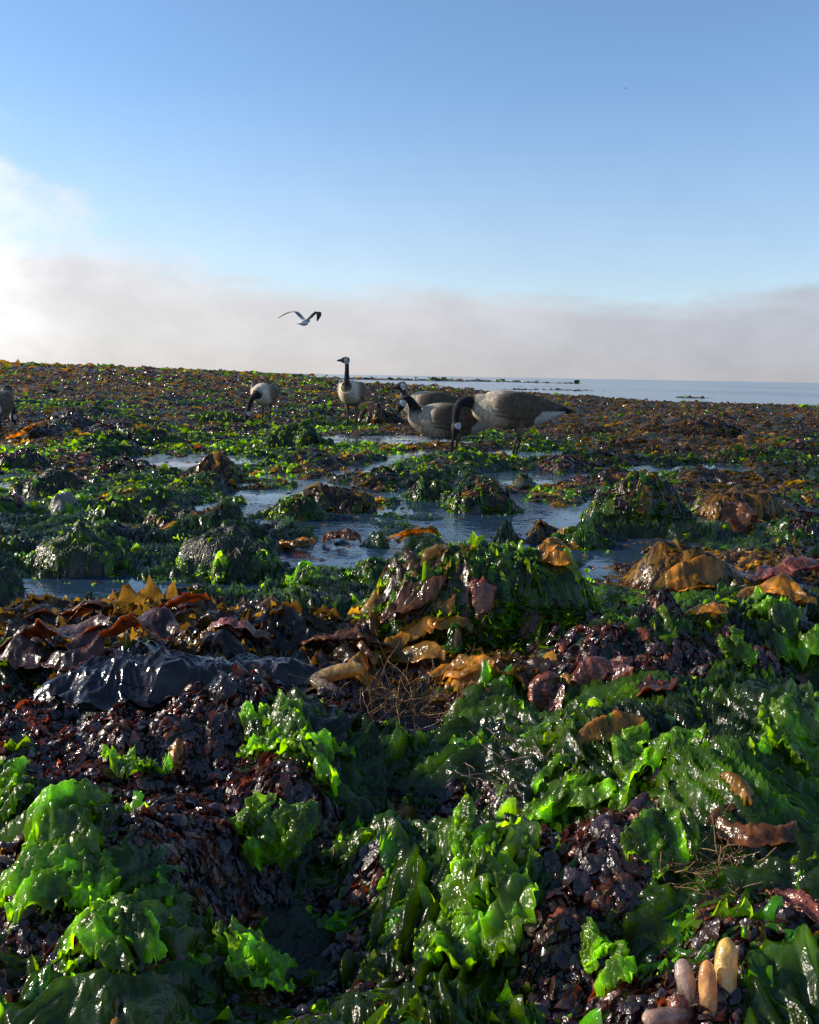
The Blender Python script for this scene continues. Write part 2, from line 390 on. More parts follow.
# ------------------------------------------------------------------ ground sheet
az = np.concatenate([np.linspace(-180, -46, 50)[:-1], np.linspace(-46, 46, 620), np.linspace(46, 180, 50)[1:]])
rr = np.concatenate([[.01, .1], np.geomspace(.25, 200, 720), np.geomspace(215, 9000, 30)])
A, B = np.meshgrid(R(1)*az, rr, indexing='ij')
X = np.sin(A)*B; Y = np.cos(A)*B
Z = ground0(X.ravel(), Y.ravel())
V = np.stack([X.ravel(), Y.ravel(), Z], -1)
g_ = mesh_obj('ground', V, gridq(len(az), len(rr))[:, ::-1], None, M_ground); tag(g_, kind='structure')

def sheet(name, x0, x1, y0, y1, mat):
    V = np.array([[x0, y0, 0], [x1, y0, 0], [x1, y1, 0], [x0, y1, 0]], float)
    return tag(mesh_obj(name, V, np.array([[0, 1, 2, 3]]), None, mat, smooth=False), kind='structure')
sheet('pool_water', -16, 16, 1.2, 13.5, M_pool)
sheet('sea', -6000, 12000, 13.5, 14000, M_sea)

# ------------------------------------------------------------------ species map
# species 0 green, 1 brown kelp, 2 red/purple knobs ; (px,py,rx,ry,species,weight)
ZN = [(150, 770, 150, 45, 2, 1.6), (190, 830, 110, 30, 2, 1.2), (200, 900, 60, 70, 2, 2.0), (270, 950, 70, 40, 2, 1.6), (600, 925, 60, 40, 2, 1.6), (330, 720, 100, 30, 2, 1.4),
      (600, 690, 100, 28, 2, 1.4), (420, 790, 60, 20, 0, 1.2), (300, 780, 60, 35, 0, 1.2), (330, 850, 60, 20, 2, .5), (20, 960, 35, 30, 2, 1.3), (60, 1000, 60, 20, 2, 1.0),
      (90, 640, 130, 34, 1, 2.2), (400, 675, 150, 34, 1, 2.2), (560, 710, 70, 22, 1, 1.2), (700, 570, 90, 28, 1, 1.7), (250, 640, 90, 22, 1, 1.3), (480, 600, 60, 40, 1, .5), (60, 760, 50, 20, 2, 1.2), (790, 600, 50, 22, 1, 1.5), (330, 498, 50, 14, 1, 1.3),
      (670, 430, 200, 26, 1, 1.1), (740, 490, 80, 22, 1, .9), (30, 435, 50, 12, 1, 1.6), (110, 400, 60, 10, 1, .7), (240, 485, 30, 10, 1, .6), (380, 440, 60, 12, 1, .4),
      (60, 880, 60, 40, 0, 1.6), (480, 920, 60, 60, 0, 1.5), (660, 800, 110, 40, 0, 1.5), (780, 780, 60, 40, 0, 1.5), (180, 990, 80, 30, 0, 1.4), (700, 930, 80, 50, 0, 1.3),
      (780, 640, 60, 30, 0, 1.4), (150, 600, 150, 12, 0, 1.2), (300, 620, 80, 20, 0, 1.1), (490, 750, 80, 30, 0, .9), (380, 960, 60, 50, 0, .8), (780, 880, 40, 20, 1, .5),
      (310, 570, 40, 14, 0, .8), (480, 560, 90, 16, 0, .9), (700, 530, 90, 14, 0, .6), (380, 870, 60, 20, 0, .6)]
def species(x, y, jit=1.0):
    px, py = proj(x, y)
    n = len(x); S = np.zeros((n, 3))
    far = ss(445, 425, py); fr = far*ss(440, 560, px); nearw = ss(620, 760, py)
    S[:, 0] = .55-.25*far-.35*fr-.16*nearw+.25*(px < 330)*far*ss(395, 410, py)
    S[:, 1] = .12+.28*far+.35*fr-.1*nearw
    S[:, 2] = .10+.12*far+.12*fr+.24*nearw
    up2 = ss(412, 395, py); S[:, 0] -= .22*up2; S[:, 1] += .12*up2
    for a, b, c, d, s, w in ZN:
        S[:, s] += w*np.exp(-(((px-a)/c)**2+((py-b)/d)**2)*1.1)
    dd = np.clip(np.hypot(x, y), 1, 40)
    for s in range(3):
        S[:, s] += (.55+.35*far)*fbm(x*4.5/np.sqrt(dd)+s*9, y*4.5/np.sqrt(dd), 40+s, 2)+.35*vn(x*16, y*16, 50+s)+(rng.uniform(-.22, .22, n)*(1-.5*far) if jit else 0)
    return np.argmax(S, 1)
def in_rocks(x, y, lim=.93):
    m = np.zeros(len(x), bool)
    for rk in ROCKS:
        q = np.hypot((x-rk[0])/rk[2], (y-rk[1])/rk[3]); m |= q < lim
    return m
def field(n, ra, rb, amax=38, power=1.0):
    """points with a density falling with the distance"""
    u = rng.uniform(0, 1, n)
    r = np.exp(np.log(ra)+u*(np.log(rb)-np.log(ra))) if power == 1 else np.sqrt(ra**2+u*(rb**2-ra**2))
    a = R(1)*rng.uniform(-amax, amax, n)
    return np.sin(a)*r, np.cos(a)*r

AC = {'green': Acc(), 'kelp': Acc(), 'red': Acc()}
def carpet(lod, n, ra, rb, smul=(1, 1, 1), amax=38, power=1, zs=1.0):
    x, y = field(n, ra, rb, amax, power)
    d = np.hypot(x, y)
    pm = pool_mask(x, y); hz = ground0(x, y)
    wet = ss(.002, -.02, hz)
    keep = (rng.uniform(0, 1, n) > wet*.78*(y < 14)) & ~in_rocks(x, y) & ((hz > -.03) | (y < 13))
    keep &= (hz > -.02) | (pm > 0)
    x, y, d, wet = x[keep], y[keep], d[keep], wet[keep]
    sp = species(x, y); n = len(x); fj = rng.uniform(0, 1, n) < .22*ss(6, 11, d); sp = np.where(fj, rng.choice([0, 1, 1, 2], n), sp)
    sp = np.where((wet > .5) & (sp == 2), 0, sp)
    P = np.stack([x, y], -1)
    yaw = rng.uniform(0, 6.283, n)
    steep = rng.uniform(0, 1, n) < (.06 if lod != 'far' else .1)
    pitch = np.where(steep, rng.uniform(.25, .9, n), rng.normal(.04, .16, n))*(1-.85*wet); roll = rng.normal(0, .35, n)*(1-.85*wet)
    big = np.clip(rng.lognormal(0, .35, n), .5, 2)
    patch = np.exp(1.9*fbm(x*5/np.sqrt(np.maximum(d, 1)), y*5/np.sqrt(np.maximum(d, 1)), 77, 2))
    for s, key, T, Q, s0 in ((0, 'green', TL, QL, smul[0]), (1, 'kelp', TK, QK, smul[1]), (2, 'red', TR, QR, smul[2])):
        m = sp == s
        k = int(m.sum())
        if not k: continue
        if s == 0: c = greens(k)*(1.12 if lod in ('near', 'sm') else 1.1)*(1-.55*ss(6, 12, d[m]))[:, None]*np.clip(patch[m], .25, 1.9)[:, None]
        elif s == 1: c = browns(k, .40)*np.clip(patch[m], .4, 1.6)[:, None]
        else: c = reds(k, .16)
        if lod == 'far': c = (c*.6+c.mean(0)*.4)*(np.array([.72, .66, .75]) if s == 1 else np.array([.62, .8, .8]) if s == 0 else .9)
        if s == 2 and lod in ('near', 'sm', 'mid'):
            fr_ = rng.uniform(0, 1, k) < (.65 if lod != 'near' else .25); idx_ = np.nonzero(m)[0]
            tk, ek = TK[lod]; a_ = idx_[fr_]
            scatter(AC['red'], tk*np.array([1, 1.5, zs*1.2]), QK[lod], P[a_], yaw[a_], np.abs(pitch[a_])+.15, roll[a_], smul[0](d[a_])*(1.1 if lod != 'near' else .7)*big[a_], reds(len(a_), .35)*1.4, ek)
            m = np.zeros(n, bool); m[idx_[~fr_]] = True; c = c[~fr_]; k = int(m.sum())
        if s == 2: yaw_, pit, rol = yaw[m], 0*yaw[m], 0*yaw[m]
        else: yaw_, pit, rol = yaw[m], pitch[m], roll[m]
        temps, ed = T[lod]
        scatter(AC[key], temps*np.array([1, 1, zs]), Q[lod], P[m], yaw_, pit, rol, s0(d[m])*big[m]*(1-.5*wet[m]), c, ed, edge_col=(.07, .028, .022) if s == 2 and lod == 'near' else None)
nr = lambda a, b: (lambda d: a+b*d)
carpet('near', 8000, .28, 2.6, (nr(.034, .005), nr(.075, .015), nr(.022, .003)), 42)
carpet('sm', 19000, .28, 3.2, (nr(.020, .003), nr(.035, .008), nr(.013, .002)), 42)
carpet('mid', 66000, 2.2, 8, (nr(.014, .0055), nr(.02, .009), nr(.010, .003)), 38, zs=.85)
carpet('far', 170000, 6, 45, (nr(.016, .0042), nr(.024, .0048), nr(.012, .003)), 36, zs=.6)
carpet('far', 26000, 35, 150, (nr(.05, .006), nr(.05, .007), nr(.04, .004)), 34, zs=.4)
x, y = field(6000, .3, 3.2, 42, 1.0); k_ = (species(x, y) == 2) & ~in_rocks(x, y) & (ground0(x, y) > 0); x, y = x[k_], y[k_]; n_ = len(x)
scatter(AC['red'], TR['near'][0], QR['near'], np.stack([x, y], -1), rng.uniform(0, 6.28, n_), 0*x, 0*x, np.clip(rng.lognormal(-4.2, .5, n_), .007, .04)*(1+.12*y), reds(n_, .2), TR['near'][1], zlift=.004, edge_col=(.06, .025, .022))
x, y = field(34000, 2.0, 9, 38, 1.0); k_ = (pool_mask(x, y) > .1) & ~in_rocks(x, y) & (ground0(x, y) < .004) & (vn(x*4, y*3, 88)+.6*vn(x*11, y*9, 89) > -.15); x, y = x[k_], y[k_]; n_ = len(x)
scatter(AC['green'], TL['far'][0]*np.array([1, 1, .35]), QL['far'], np.stack([x, y], -1), rng.uniform(0, 6.28, n_), 0*x, 0*x, rng.uniform(.012, .03, n_)*(.6+.14*y), greens(n_, .75), TL['far'][1])
x, y = field(9000, 2.0, 9, 38, 1.0); k_ = (pool_mask(x, y) > .1) & ~in_rocks(x, y) & (ground0(x, y) < .004) & (vn(x*3, y*2.5, 98)+.6*vn(x*9, y*8, 99) > .2); x, y = x[k_], y[k_]; n_ = len(x)
scatter(AC['kelp'], TK['mid'][0]*np.array([1, 1.3, .6]), QK['mid'], np.stack([x, y], -1), rng.uniform(0, 6.28, n_), 0*x, 0*x, rng.uniform(.02, .05, n_)*(.6+.14*y), browns(n_, .6), TK['mid'][1], zlift=.002)
# short green strings lying over everything near
x, y = field(13000, .3, 3.4, 42); k_ = (species(x, y) == 0) & ~in_rocks(x, y) & (ground0(x, y) > 0); x, y = x[k_], y[k_]; n_ = len(x)
fl = fbm(x*3, y*3, 91, 2)*5
scatter(AC['green'], TS[0], QS, np.stack([x, y], -1), fl+rng.normal(0, .4, n_), rng.normal(.03, .1, n_), rng.normal(0, .3, n_), rng.uniform(.03, .09, n_), greens(n_, 1.5), TS[1], zlift=.007)
# the plastered layer under the loose pieces: one wet crumpled skin, coloured by what grows there
aa = R(1)*np.linspace(-42, 42, 1000); rr_ = np.geomspace(.28, 3.6, 620)
A, B = np.meshgrid(aa, rr_, indexing='ij'); x = (np.sin(A)*B).ravel(); y = (np.cos(A)*B).ravel()
wx = x+.06*fbm(x*7, y*7, 61, 3); wy = y+.06*fbm(x*7, y*7, 64, 3)
th_ = fbm(x*1.7, y*1.7, 66, 2)*4; ux = wx*np.cos(th_)+wy*np.sin(th_); uy = -wx*np.sin(th_)+wy*np.cos(th_)
fold_ = .014*(1-2*np.abs(fbm(ux*14, uy*10, 67, 2)))+.011*vn(ux*33, uy*27, 68)+.004*(1-2*np.abs(fbm(wx*48, wy*40, 69, 2)))+.003*vn(wx*125, wy*95, 70)
gz = ground0(x, y)
spn = species(x, y, 0)
gm = (spn == 0).astype(float).reshape(1000, 620)
for _ in range(14):
    q_ = np.pad(gm, 1, mode='edge'); gm = (q_[1:-1, 1:-1]*2+q_[:-2, 1:-1]+q_[2:, 1:-1]+q_[1:-1, :-2]+q_[1:-1, 2:])/6
gm = gm.ravel()
z = gz-.006+.014*gm+fold_*ss(-.03, .02, gz)*(.45+.65*gm)
lumv = np.exp(.75*fbm(x*9+3, y*9, 81, 3)*2.0-.75)
cg = np.array([.055, .115, .008])*lumv[:, None]; ck = np.array([.05, .026, .012])*lumv[:, None]; crd = np.array([.016, .010, .012])*lumv[:, None]
c_ = np.where((spn == 0)[:, None], cg, np.where((spn == 1)[:, None], ck, crd))
AC['green'].add(np.stack([x, y, z], -1), gridq(1000, 620)[:, ::-1], c_)
# red weed needs a denser near layer
for ap, nm, mt, lb in (('green', 'sea_lettuce_carpet', M_green, 'wet green sea lettuce covering the tidal flat'),
                       ('kelp', 'brown_kelp_litter', M_kelp, 'amber and brown kelp pieces strewn over the tidal flat'),
                       ('red', 'dark_red_weed_mat', M_red, 'knobbly purple black seaweed lying over the tidal flat')):
    tag(AC[ap].build(nm, mt), lb, 'seaweed', kind='stuff')

# ------------------------------------------------------------------ build rocks with their covers
def rock_points(i, n, lo=0, hi=1.0):
    rk = ROCKS[i]; a = rng.uniform(0, 6.283, n); q = np.sqrt(rng.uniform(lo, hi, n))
    return rk[0]+np.cos(a)*q*rk[2], rk[1]+np.sin(a)*q*rk[3], a, q
def cover(i, acc, T, Q, n, size, colr, pitch=.1, jit=.25, combed=False, lo=0, hi=1.1, tilt_side=None, edge_col=None):
    x, y, a, q = rock_points(i, n, lo, hi)
    yaw = a+rng.normal(0, .55, n) if combed else rng.uniform(0, 6.283, n)
    scatter(acc, T[0], Q, np.stack([x, y], -1), yaw, rng.normal(pitch, jit, n), rng.normal(0, jit, n), size*np.clip(rng.lognormal(0, .3, n), .5, 2), colr, T[1], edge_col=edge_col)
for i, (px, pb, wp, pt, cov, df, lab) in enumerate(RK):
    rk = ROCKS[i]; org = (rk[0], rk[1], rk[7])
    root = empty('weedy_rock' if cov != 'bare' else 'bare_stone', org); tag(root, lab, 'rock', 'rocks and weed heaps on the tidal flat')
    big = i < 3
    na, nq = (120, 50) if big else (56, 22)
    th = np.linspace(0, 2*np.pi, na, endpoint=False); qq = np.linspace(0, 1.05, nq)
    Qm, Th = np.meshgrid(qq, th, indexing='ij')
    x = rk[0]+np.cos(Th)*Qm*rk[2]; y = rk[1]+np.sin(Th)*Qm*rk[3]
    hz, _ = rock_h(x.ravel(), y.ravel(), rk); z = hz-.004
    z = np.where(Qm.ravel() > 1.01, rk[7]-.05, z)
    c0 = {'bare': (.13, .12, .10), 'brown': (.05, .03, .018)}.get(cov, (.028, .026, .020))
    nz = 1+.4*fbm(x.ravel()*40, y.ravel()*40, i)[:, None]
    V = np.stack([x.ravel(), y.ravel(), z], -1)-np.array(org)
    mesh_obj('rock', V, gridq(nq, na, True), np.array(c0)*nz, M_rock, root)
    G, K, D = Acc(), Acc(), Acc()
    s = rk[2]; near = rk[1] < 3
    fi = 6.0*(s*F/max(rk[1], .5)/30)**1.35    # how many pieces: by its size in the picture
    n = int(np.clip(fi*55, 120, 4000))
    ls = .016+.0052*rk[1]
    lod = 'near' if i == 0 or (near and wp > 90) else 'mid'
    TLm, QLm = TL['mid'], QL['mid']; TKm, QKm = TK['mid'], QK['mid']; TRm, QRm = TR['mid'], QR['mid']
    if cov == 'green': cover(i, G, TLm, QLm, n, ls*np.ones(n), greens(n, 1.1)); k = n//8; cover(i, K, TKm, QKm, k, 1.3*ls*np.ones(k), browns(k))
    elif cov == 'mixed':
        cover(i, G, TLm, QLm, n*2//3, ls*np.ones(n*2//3), greens(n*2//3)); k = n//4; cover(i, K, TKm, QKm, k, 1.5*ls*np.ones(k), browns(k, .3), lo=0, hi=.5)
        cover(i, D, TRm, QRm, k, .5*ls*np.ones(k), reds(k, .1))
    elif cov in ('brown', 'browndk'):
        cover(i, K, TKm, QKm, n, 1.7*ls*np.ones(n), browns(n, .35 if cov == 'brown' else .08)); k = n//6; cover(i, G, TLm, QLm, k, ls*np.ones(k), greens(k), lo=.5)
    elif cov == 'dark':
        cover(i, D, TRm, QRm, n//2, .5*ls*np.ones(n//2), reds(n//2, .05)); k = n//5; cover(i, G, TLm, QLm, k, ls*np.ones(k), greens(k), lo=.4)
    elif cov == 'kelp':
        k = int(n*1.3); cover(i, K, (TS[0]*np.array([1, .55, .8]), TS[1]), QS, k, rk[2]*rng.uniform(.3, .75, k), browns(k, .6)*1.1, combed=True, lo=0, hi=.6, pitch=.03, jit=.1)
        k = n//3; cover(i, K, TKm, QKm, k, 1.2*ls*np.ones(k), browns(k, .55)); k = n//8; cover(i, G, TLm, QLm, k, ls*np.ones(k), greens(k), lo=.6)
    elif cov == 'knobs':
        k = n//2; cover(i, D, TRm, QRm, k, .45*ls*np.ones(k), reds(k, .06), lo=0, hi=.6); k = n//2; cover(i, G, TLm, QLm, k, 1.3*ls*np.ones(k), greens(k, 1.2), lo=.4)
    elif cov in ('hair', 'hairdark'):
        k = int(min(n*3, 9000)); c = greens(k, .5)*.6+np.array([.018, .014, .008]) if cov == 'hair' else greens(k, .14)+np.array([.016, .013, .009])*rng.uniform(.5, 1.5, (k, 1))
        Hc = Acc(); cover(i, Hc, (TS[0]*np.array([1, .2, .6]), TS[1]), QS, k, rk[2]*rng.uniform(.25, .65, k), c, combed=True, lo=0, hi=.62, pitch=.0, jit=.06)
        tag(Hc.build('hair_weed', M_hair, root, org), kind='stuff')
        k = n//2 if cov == 'hair' else n//6; cover(i, G, TLm, QLm, k, .9*ls*np.ones(k), greens(k), lo=0, hi=.9)
    elif cov == 'big':
        # green strings over the top and right, wet shiny lettuce on the lit left face, dark knobs in the shade
        k = 900; x, y, a, q = rock_points(i, k, 0, 1.05)
        c = greens(k, 1.0); scatter(G, TL['near'][0], QL['near'], np.stack([x, y], -1), a+rng.normal(0, .6, k), rng.normal(.05, .2, k), rng.normal(0, .3, k), rng.uniform(.035, .075, k), c, TL['near'][1])
        k = 3200; x, y, a, q = rock_points(i, k, 0, .85)
        scatter(G, TS[0], QS, np.stack([x, y], -1), a+rng.normal(0, .35, k), rng.normal(.03, .15, k), rng.normal(0, .2, k), rng.uniform(.07, .15, k), greens(k, 1.7), TS[1])
        k = 260; x, y, a, q = rock_points(i, k, .15, 1.05); f_ = (np.cos(a) < .1) & (np.sin(a) < .5); x, y = x[f_], y[f_]; k = len(x)
        scatter(K, TK['near'][0], QK['near'], np.stack([x, y], -1), rng.uniform(0, 6.28, k), rng.normal(.15, .3, k), rng.normal(0, .3, k), rng.uniform(.07, .14, k), browns(k, .35), TK['near'][1])
        k = 300; x, y, a, q = rock_points(i, k, .5, 1.05)
        scatter(D, TR['near'][0], QR['near'], np.stack([x, y], -1), a, 0*a, 0*a, rng.uniform(.015, .025, k), reds(k, .1), TR['near'][1])
    elif cov == 'sheet':
        na2, nq2 = 260, 110
        th = np.linspace(0, 2*np.pi, na2, endpoint=False); qq = np.linspace(0, 1.12, nq2)
        Qm, Th = np.meshgrid(qq, th, indexing='ij')
        Qe = Qm*(1+.1*vn(np.cos(Th)*3+i, np.sin(Th)*3, 9)*(Qm > .6))
        x = (rk[0]+np.cos(Th)*Qe*rk[2]).ravel(); y = (rk[1]+np.sin(Th)*Qe*rk[3]).ravel()
        wx = x+.05*fbm(x*7, y*7, 5, 3); wy = y+.05*fbm(x*7, y*7, 6, 3)
        ux_ = wx*.83+wy*.55; uy_ = -wx*.55+wy*.83
        wr = .012*(1-np.abs(fbm(ux_*11+3, uy_*5, 7, 2)))**4+.007*(1-np.abs(vn(wx*34, wy*15, 8)))**3+.004*(1-np.abs(vn(ux_*75, uy_*28, 9)))**2+.0015*vn(wx*130, wy*110, 4)
        z = H(x.copy(), y.copy())+.004+wr
        c = np.array([.011, .007, .009])*(1+.8*fbm(x*12, y*12, 3)[:, None])
        c = c+np.array([.16, .09, .02])*(ss(.93, 1.1, Qm.ravel())*ss(0, .5, vn(x*14, y*14, 4)))[:, None]
        mesh_obj('kelp_sheet', np.stack([x, y, z], -1)-np.array(org), gridq(nq2, na2, True), c, M_dark, root)
    for acc, nm, mt in ((G, 'sea_lettuce', M_green), (K, 'kelp_straps', M_kelp), (D, 'knobbly_weed', M_red)):
        if acc.n: tag(acc.build(nm, mt, root, org), kind='stuff')

# ------------------------------------------------------------------ single blades one could pick up
# name, px, py, length px, width px, yaw deg (0 = to the right, 90 = away), kind, pitch deg, label
def one_blade(name, px, py, lp, wpx, yaw, kind, pitch, label, roll=0, col=None, bend=.5, ruffle=.25, lift=.12, fold=.3, taper=.5, seed=None, droop=0):
    P = GP(px, py); dep = float(P@fw)-CAMZ*fw[2]
    g = np.random.default_rng(seed if seed is not None else int(px*7+py))
    L = lp*dep/F; W = wpx*dep/F
    def piece(l_, w_, ya, off, nu_, nv_):
        V, e, u = blade(l_, w_, nu_, nv_, g, ruffle=ruffle*g.uniform(.7, 1.3), fold=fold, lift=lift, crumple=.12 if kind == 'green' else .06, jag=.7 if kind == 'green' else .3, droop=droop,
                        freq=g.uniform(2, 3.5) if kind == 'green' else g.uniform(1.2, 2.2), bend=bend, taper=taper, root=.5)
        V = V-np.array([l_*.45, 0, 0]); V = V@rotm(np.array([ya]), np.array([0.]), np.array([g.normal(0, .15)]))[0].T+off
        return V, gridq(nu_, nv_), e
    if kind == 'green':
        ps = [piece(L*g.uniform(.55, .8), W*g.uniform(.4, .62), g.normal(0, .45), np.array([g.uniform(-.25, .25)*L, (q-1.5)/3*W*.8, g.uniform(0, .10)*W]), 52, 26) for q in range(4)]
    else:
        bend = 1.3; ps = [piece(L, W, 0., np.zeros(3), 60, 24), piece(L*.6, W*.6, g.normal(0, .5), np.array([g.uniform(-.3, .3)*L, g.uniform(-.4, .4)*W, -.1*W]), 48, 20)]
    Vl = []; Ql = []; el = []; o_ = 0
    for a_, b_, c_ in ps: Vl.append(a_); Ql.append(b_+o_); el.append(c_); o_ += len(a_)
    V = np.concatenate(Vl); Qd = np.concatenate(Ql); e = np.concatenate(el)
    Rm = rotm(np.array([R(yaw)]), np.array([R(pitch)]), np.array([R(roll)]))[0]
    V = V@Rm.T
    x = V[:, 0]+P[0]; y = V[:, 1]+P[1]
    hz = H(x.copy(), y.copy()); hz = np.clip(hz, P[2]-.35*W, P[2]+.3*W)
    z = np.maximum(hz, -.002)+V[:, 2]-np.percentile(V[:, 2], 12)+(.026 if kind == 'green' and P[1] < 1.6 else .020)
    C0 = {'green': (.095, .18, .008), 'amber': (.30, .16, .016), 'brown': (.11, .045, .014), 'purple': (.075, .035, .030), 'red': (.15, .04, .02)}[kind] if col is None else col
    s = g.uniform(0, 90)
    C = np.array(C0)*np.exp(1.3*fbm(V[:, 0]/W*3+s, V[:, 1]/W*3, 5))[:, None]*(1+.25*(e-.5))[:, None]
    if kind == 'purple': f = (ss(.72, 1, e)*.7)[:, None]; C = C*(1-f)+np.array([.28, .09, .02])*f
    mt = {'green': M_green, 'amber': M_kelp, 'brown': M_kelp, 'purple': M_kelp, 'red': M_red}[kind]
    o = mesh_obj(name, np.stack([x, y, z], -1)-P, Qd, C, mt, None, P)
    sol = o.modifiers.new('thickness', 'SOLIDIFY'); sol.thickness = .0008
    cat = 'sea lettuce' if kind == 'green' else 'kelp blade' if name == 'kelp_blade' else 'seaweed blade'
    return tag(o, label, cat, 'single sea lettuce fronds' if kind == 'green' else 'single kelp and red weed blades')
BL = [
 ('lettuce_frond', 58, 868, 120, 85, 20, 'green', 10, 'large bright green crinkled frond at the left edge, over reddish weed'),
 ('lettuce_frond', 85, 905, 60, 50, -60, 'green', -10, 'green frond hanging down below the large bright one at the left edge'),
 ('lettuce_frond', 130, 968, 150, 55, -8, 'green', 12, 'long lit green frond across the bottom left, above purple weed'),
 ('lettuce_frond', 235, 985, 110, 60, 15, 'green', 5, 'broad green frond at the bottom, right of the long lit one'),
 ('lettuce_frond', 490, 932, 95, 85, 10, 'green', 25, 'rounded yellow-green frond standing up left of the dark beady hollow'),
 ('lettuce_frond', 470, 880, 75, 32, 80, 'green', 55, 'upright strap-like frond with white glare, behind the rounded yellow-green frond'),
 ('lettuce_frond', 440, 965, 110, 60, -70, 'green', 5, 'glossy crumpled frond with white glints, in front of the rounded yellow-green frond'),
 ('lettuce_frond', 140, 790, 45, 45, -80, 'green', 20, 'small green frond alone on the dark purple weed'),
 ('lettuce_frond', 275, 750, 95, 45, 10, 'green', 10, 'ruffled green frond on dark weed below the black-sheeted boulder'),
 ('lettuce_frond', 315, 770, 90, 45, -40, 'green', 5, 'darker green frond trailing right and down over black weed'),
 ('lettuce_frond', 268, 868, 90, 55, 60, 'green', 45, 'pointed green frond standing beside the deep dark hollow'),
 ('lettuce_frond', 640, 785, 130, 60, 35, 'green', 12, 'long bright green fan of strands right of centre'),
 ('lettuce_frond', 560, 815, 120, 45, 25, 'green', 8, 'narrow green frond running up towards the bright fan of strands'),
 ('lettuce_frond', 735, 668, 30, 24, 90, 'green', 50, 'small pointed green tip sticking up in the shade'),
 ('lettuce_frond', 785, 645, 80, 55, 30, 'green', 15, 'bright green bunch at the right edge below the red kelp'),
 ('lettuce_frond', 790, 765, 85, 60, 80, 'green', 25, 'upright shiny green frond at the right edge'),
 ('lettuce_frond', 300, 588, 40, 26, 50, 'green', 35, 'bright leaf standing left of the tallest mound'),
 ('lettuce_frond', 15, 810, 60, 45, 40, 'green', 20, 'yellow-green frond cut off by the left edge, above the reddish weed'),
 ('lettuce_frond', 600, 985, 60, 45, 30, 'green', 20, 'green frond left of the pale finger-like sacs'),
 ('lettuce_frond', 655, 870, 80, 40, 70, 'green', 20, 'dark green frond with a white streak, beside the twiggy hollow'),
 ('kelp_blade', 420, 668, 130, 34, 8, 'amber', 14, 'long translucent amber blade arching below the tallest mound'),
 ('kelp_blade', 368, 690, 55, 22, 110, 'amber', 20, 'short yellow blade bent down left of the long amber blade'),
 ('kelp_blade', 460, 682, 70, 26, -5, 'amber', 5, 'dim amber blade tucked under the long arching one'),
 ('kelp_blade', 345, 650, 100, 26, -15, 'brown', 8, 'pale brown blade lying flat left of the tallest mound'),
 ('kelp_blade', 415, 608, 90, 34, 30, 'brown', 10, 'shiny brown flap draped on the sunlit side of the tallest mound'),
 ('kelp_blade', 440, 625, 60, 24, 50, 'amber', 15, 'orange flap showing at the front of the tallest mound'),
 ('kelp_blade', 487, 618, 34, 34, 85, 'red', 50, 'pointed red-brown flap on the shaded face of the tallest mound'),
 ('kelp_blade', 522, 645, 34, 24, 60, 'purple', 50, 'small curled grey-purple tip below the shaded face of the tallest mound'),
 ('kelp_blade', 605, 748, 72, 24, 5, 'amber', 12, 'wavy amber blade with orange rim above the bright green fan'),
 ('kelp_blade', 548, 715, 40, 28, 50, 'red', 40, 'rust-red flap among purple weed left of the wavy amber blade'),
 ('kelp_blade', 755, 845, 95, 26, -12, 'brown', 10, 'brown curled blade at the right edge over dark green weed'),
 ('kelp_blade', 730, 805, 50, 22, -50, 'amber', 15, 'small orange blade above the brown curled one'),
 ('kelp_blade', 690, 583, 60, 26, 5, 'amber', 8, 'yellow blade at the foot of the combed amber heap'),
 ('kelp_blade', 712, 618, 55, 16, -40, 'amber', 12, 'narrow pale amber blade over green weed'),
 ('kelp_blade', 790, 585, 90, 36, 5, 'red', 10, 'broad red-brown blade at the right edge'),
 ('kelp_blade', 775, 603, 80, 24, -10, 'amber', 8, 'orange-yellow blade under the broad red-brown one'),
 ('kelp_blade', 752, 535, 50, 34, 90, 'brown', 45, 'brown blade standing up behind the red-brown one at the right'),
 ('kelp_blade', 555, 565, 55, 24, 20, 'amber', 25, 'golden blade floating right behind the tallest mound'),
 ('kelp_blade', 22, 440, 46, 16, 5, 'amber', 25, 'big orange kelp blade at the left edge near the geese'),
 ('kelp_blade', 175, 772, 24, 15, 80, 'amber', 30, 'small oval yellow blade on the dark purple weed'),
 ('kelp_blade', 50, 668, 130, 54, 10, 'purple', 14, 'wide glossy purple-brown blade with orange rim at the left edge'),
 ('kelp_blade', 120, 650, 130, 46, -8, 'purple', 12, 'folded purple blade behind the black-sheeted boulder'),
 ('kelp_blade', 165, 634, 90, 34, 25, 'purple', 25, 'upright red-brown fold nearest the green weed behind the purple blades'),
 ('kelp_blade', 60, 638, 110, 32, -5, 'purple', 12, 'thin purple fold lying against the green edge of the left pool'),
 ('kelp_blade', 240, 640, 70, 22, -12, 'red', 8, 'red-brown blade lying on the small black hump'),
 ('kelp_blade', 600, 690, 70, 40, 10, 'red', 20, 'dark red crumpled blade among purple weed right of the tallest mound'),
 ('kelp_blade', 650, 700, 60, 34, -30, 'purple', 20, 'purple folded blade right of the dark red crumpled one'),
 ('kelp_blade', 790, 925, 60, 24, -50, 'red', 10, 'shiny maroon blade near the right edge above the pale sacs'),
 ('kelp_blade', 300, 548, 40, 16, 10, 'amber', 10, 'orange scrap floating in the pool right of the dark boulder'),
 ('kelp_blade', 340, 545, 46, 18, -20, 'brown', 10, 'brown scrap floating in the middle of the pool'),
 ('kelp_blade', 405, 545, 60, 18, 5, 'amber', 12, 'orange scrap lying behind the top of the tallest mound'),
]
for b in BL: one_blade(*b, ruffle=.28 if b[6] == 'green' else .12, lift=.10 if b[6] == 'green' else .05, fold=.3, droop=.3)

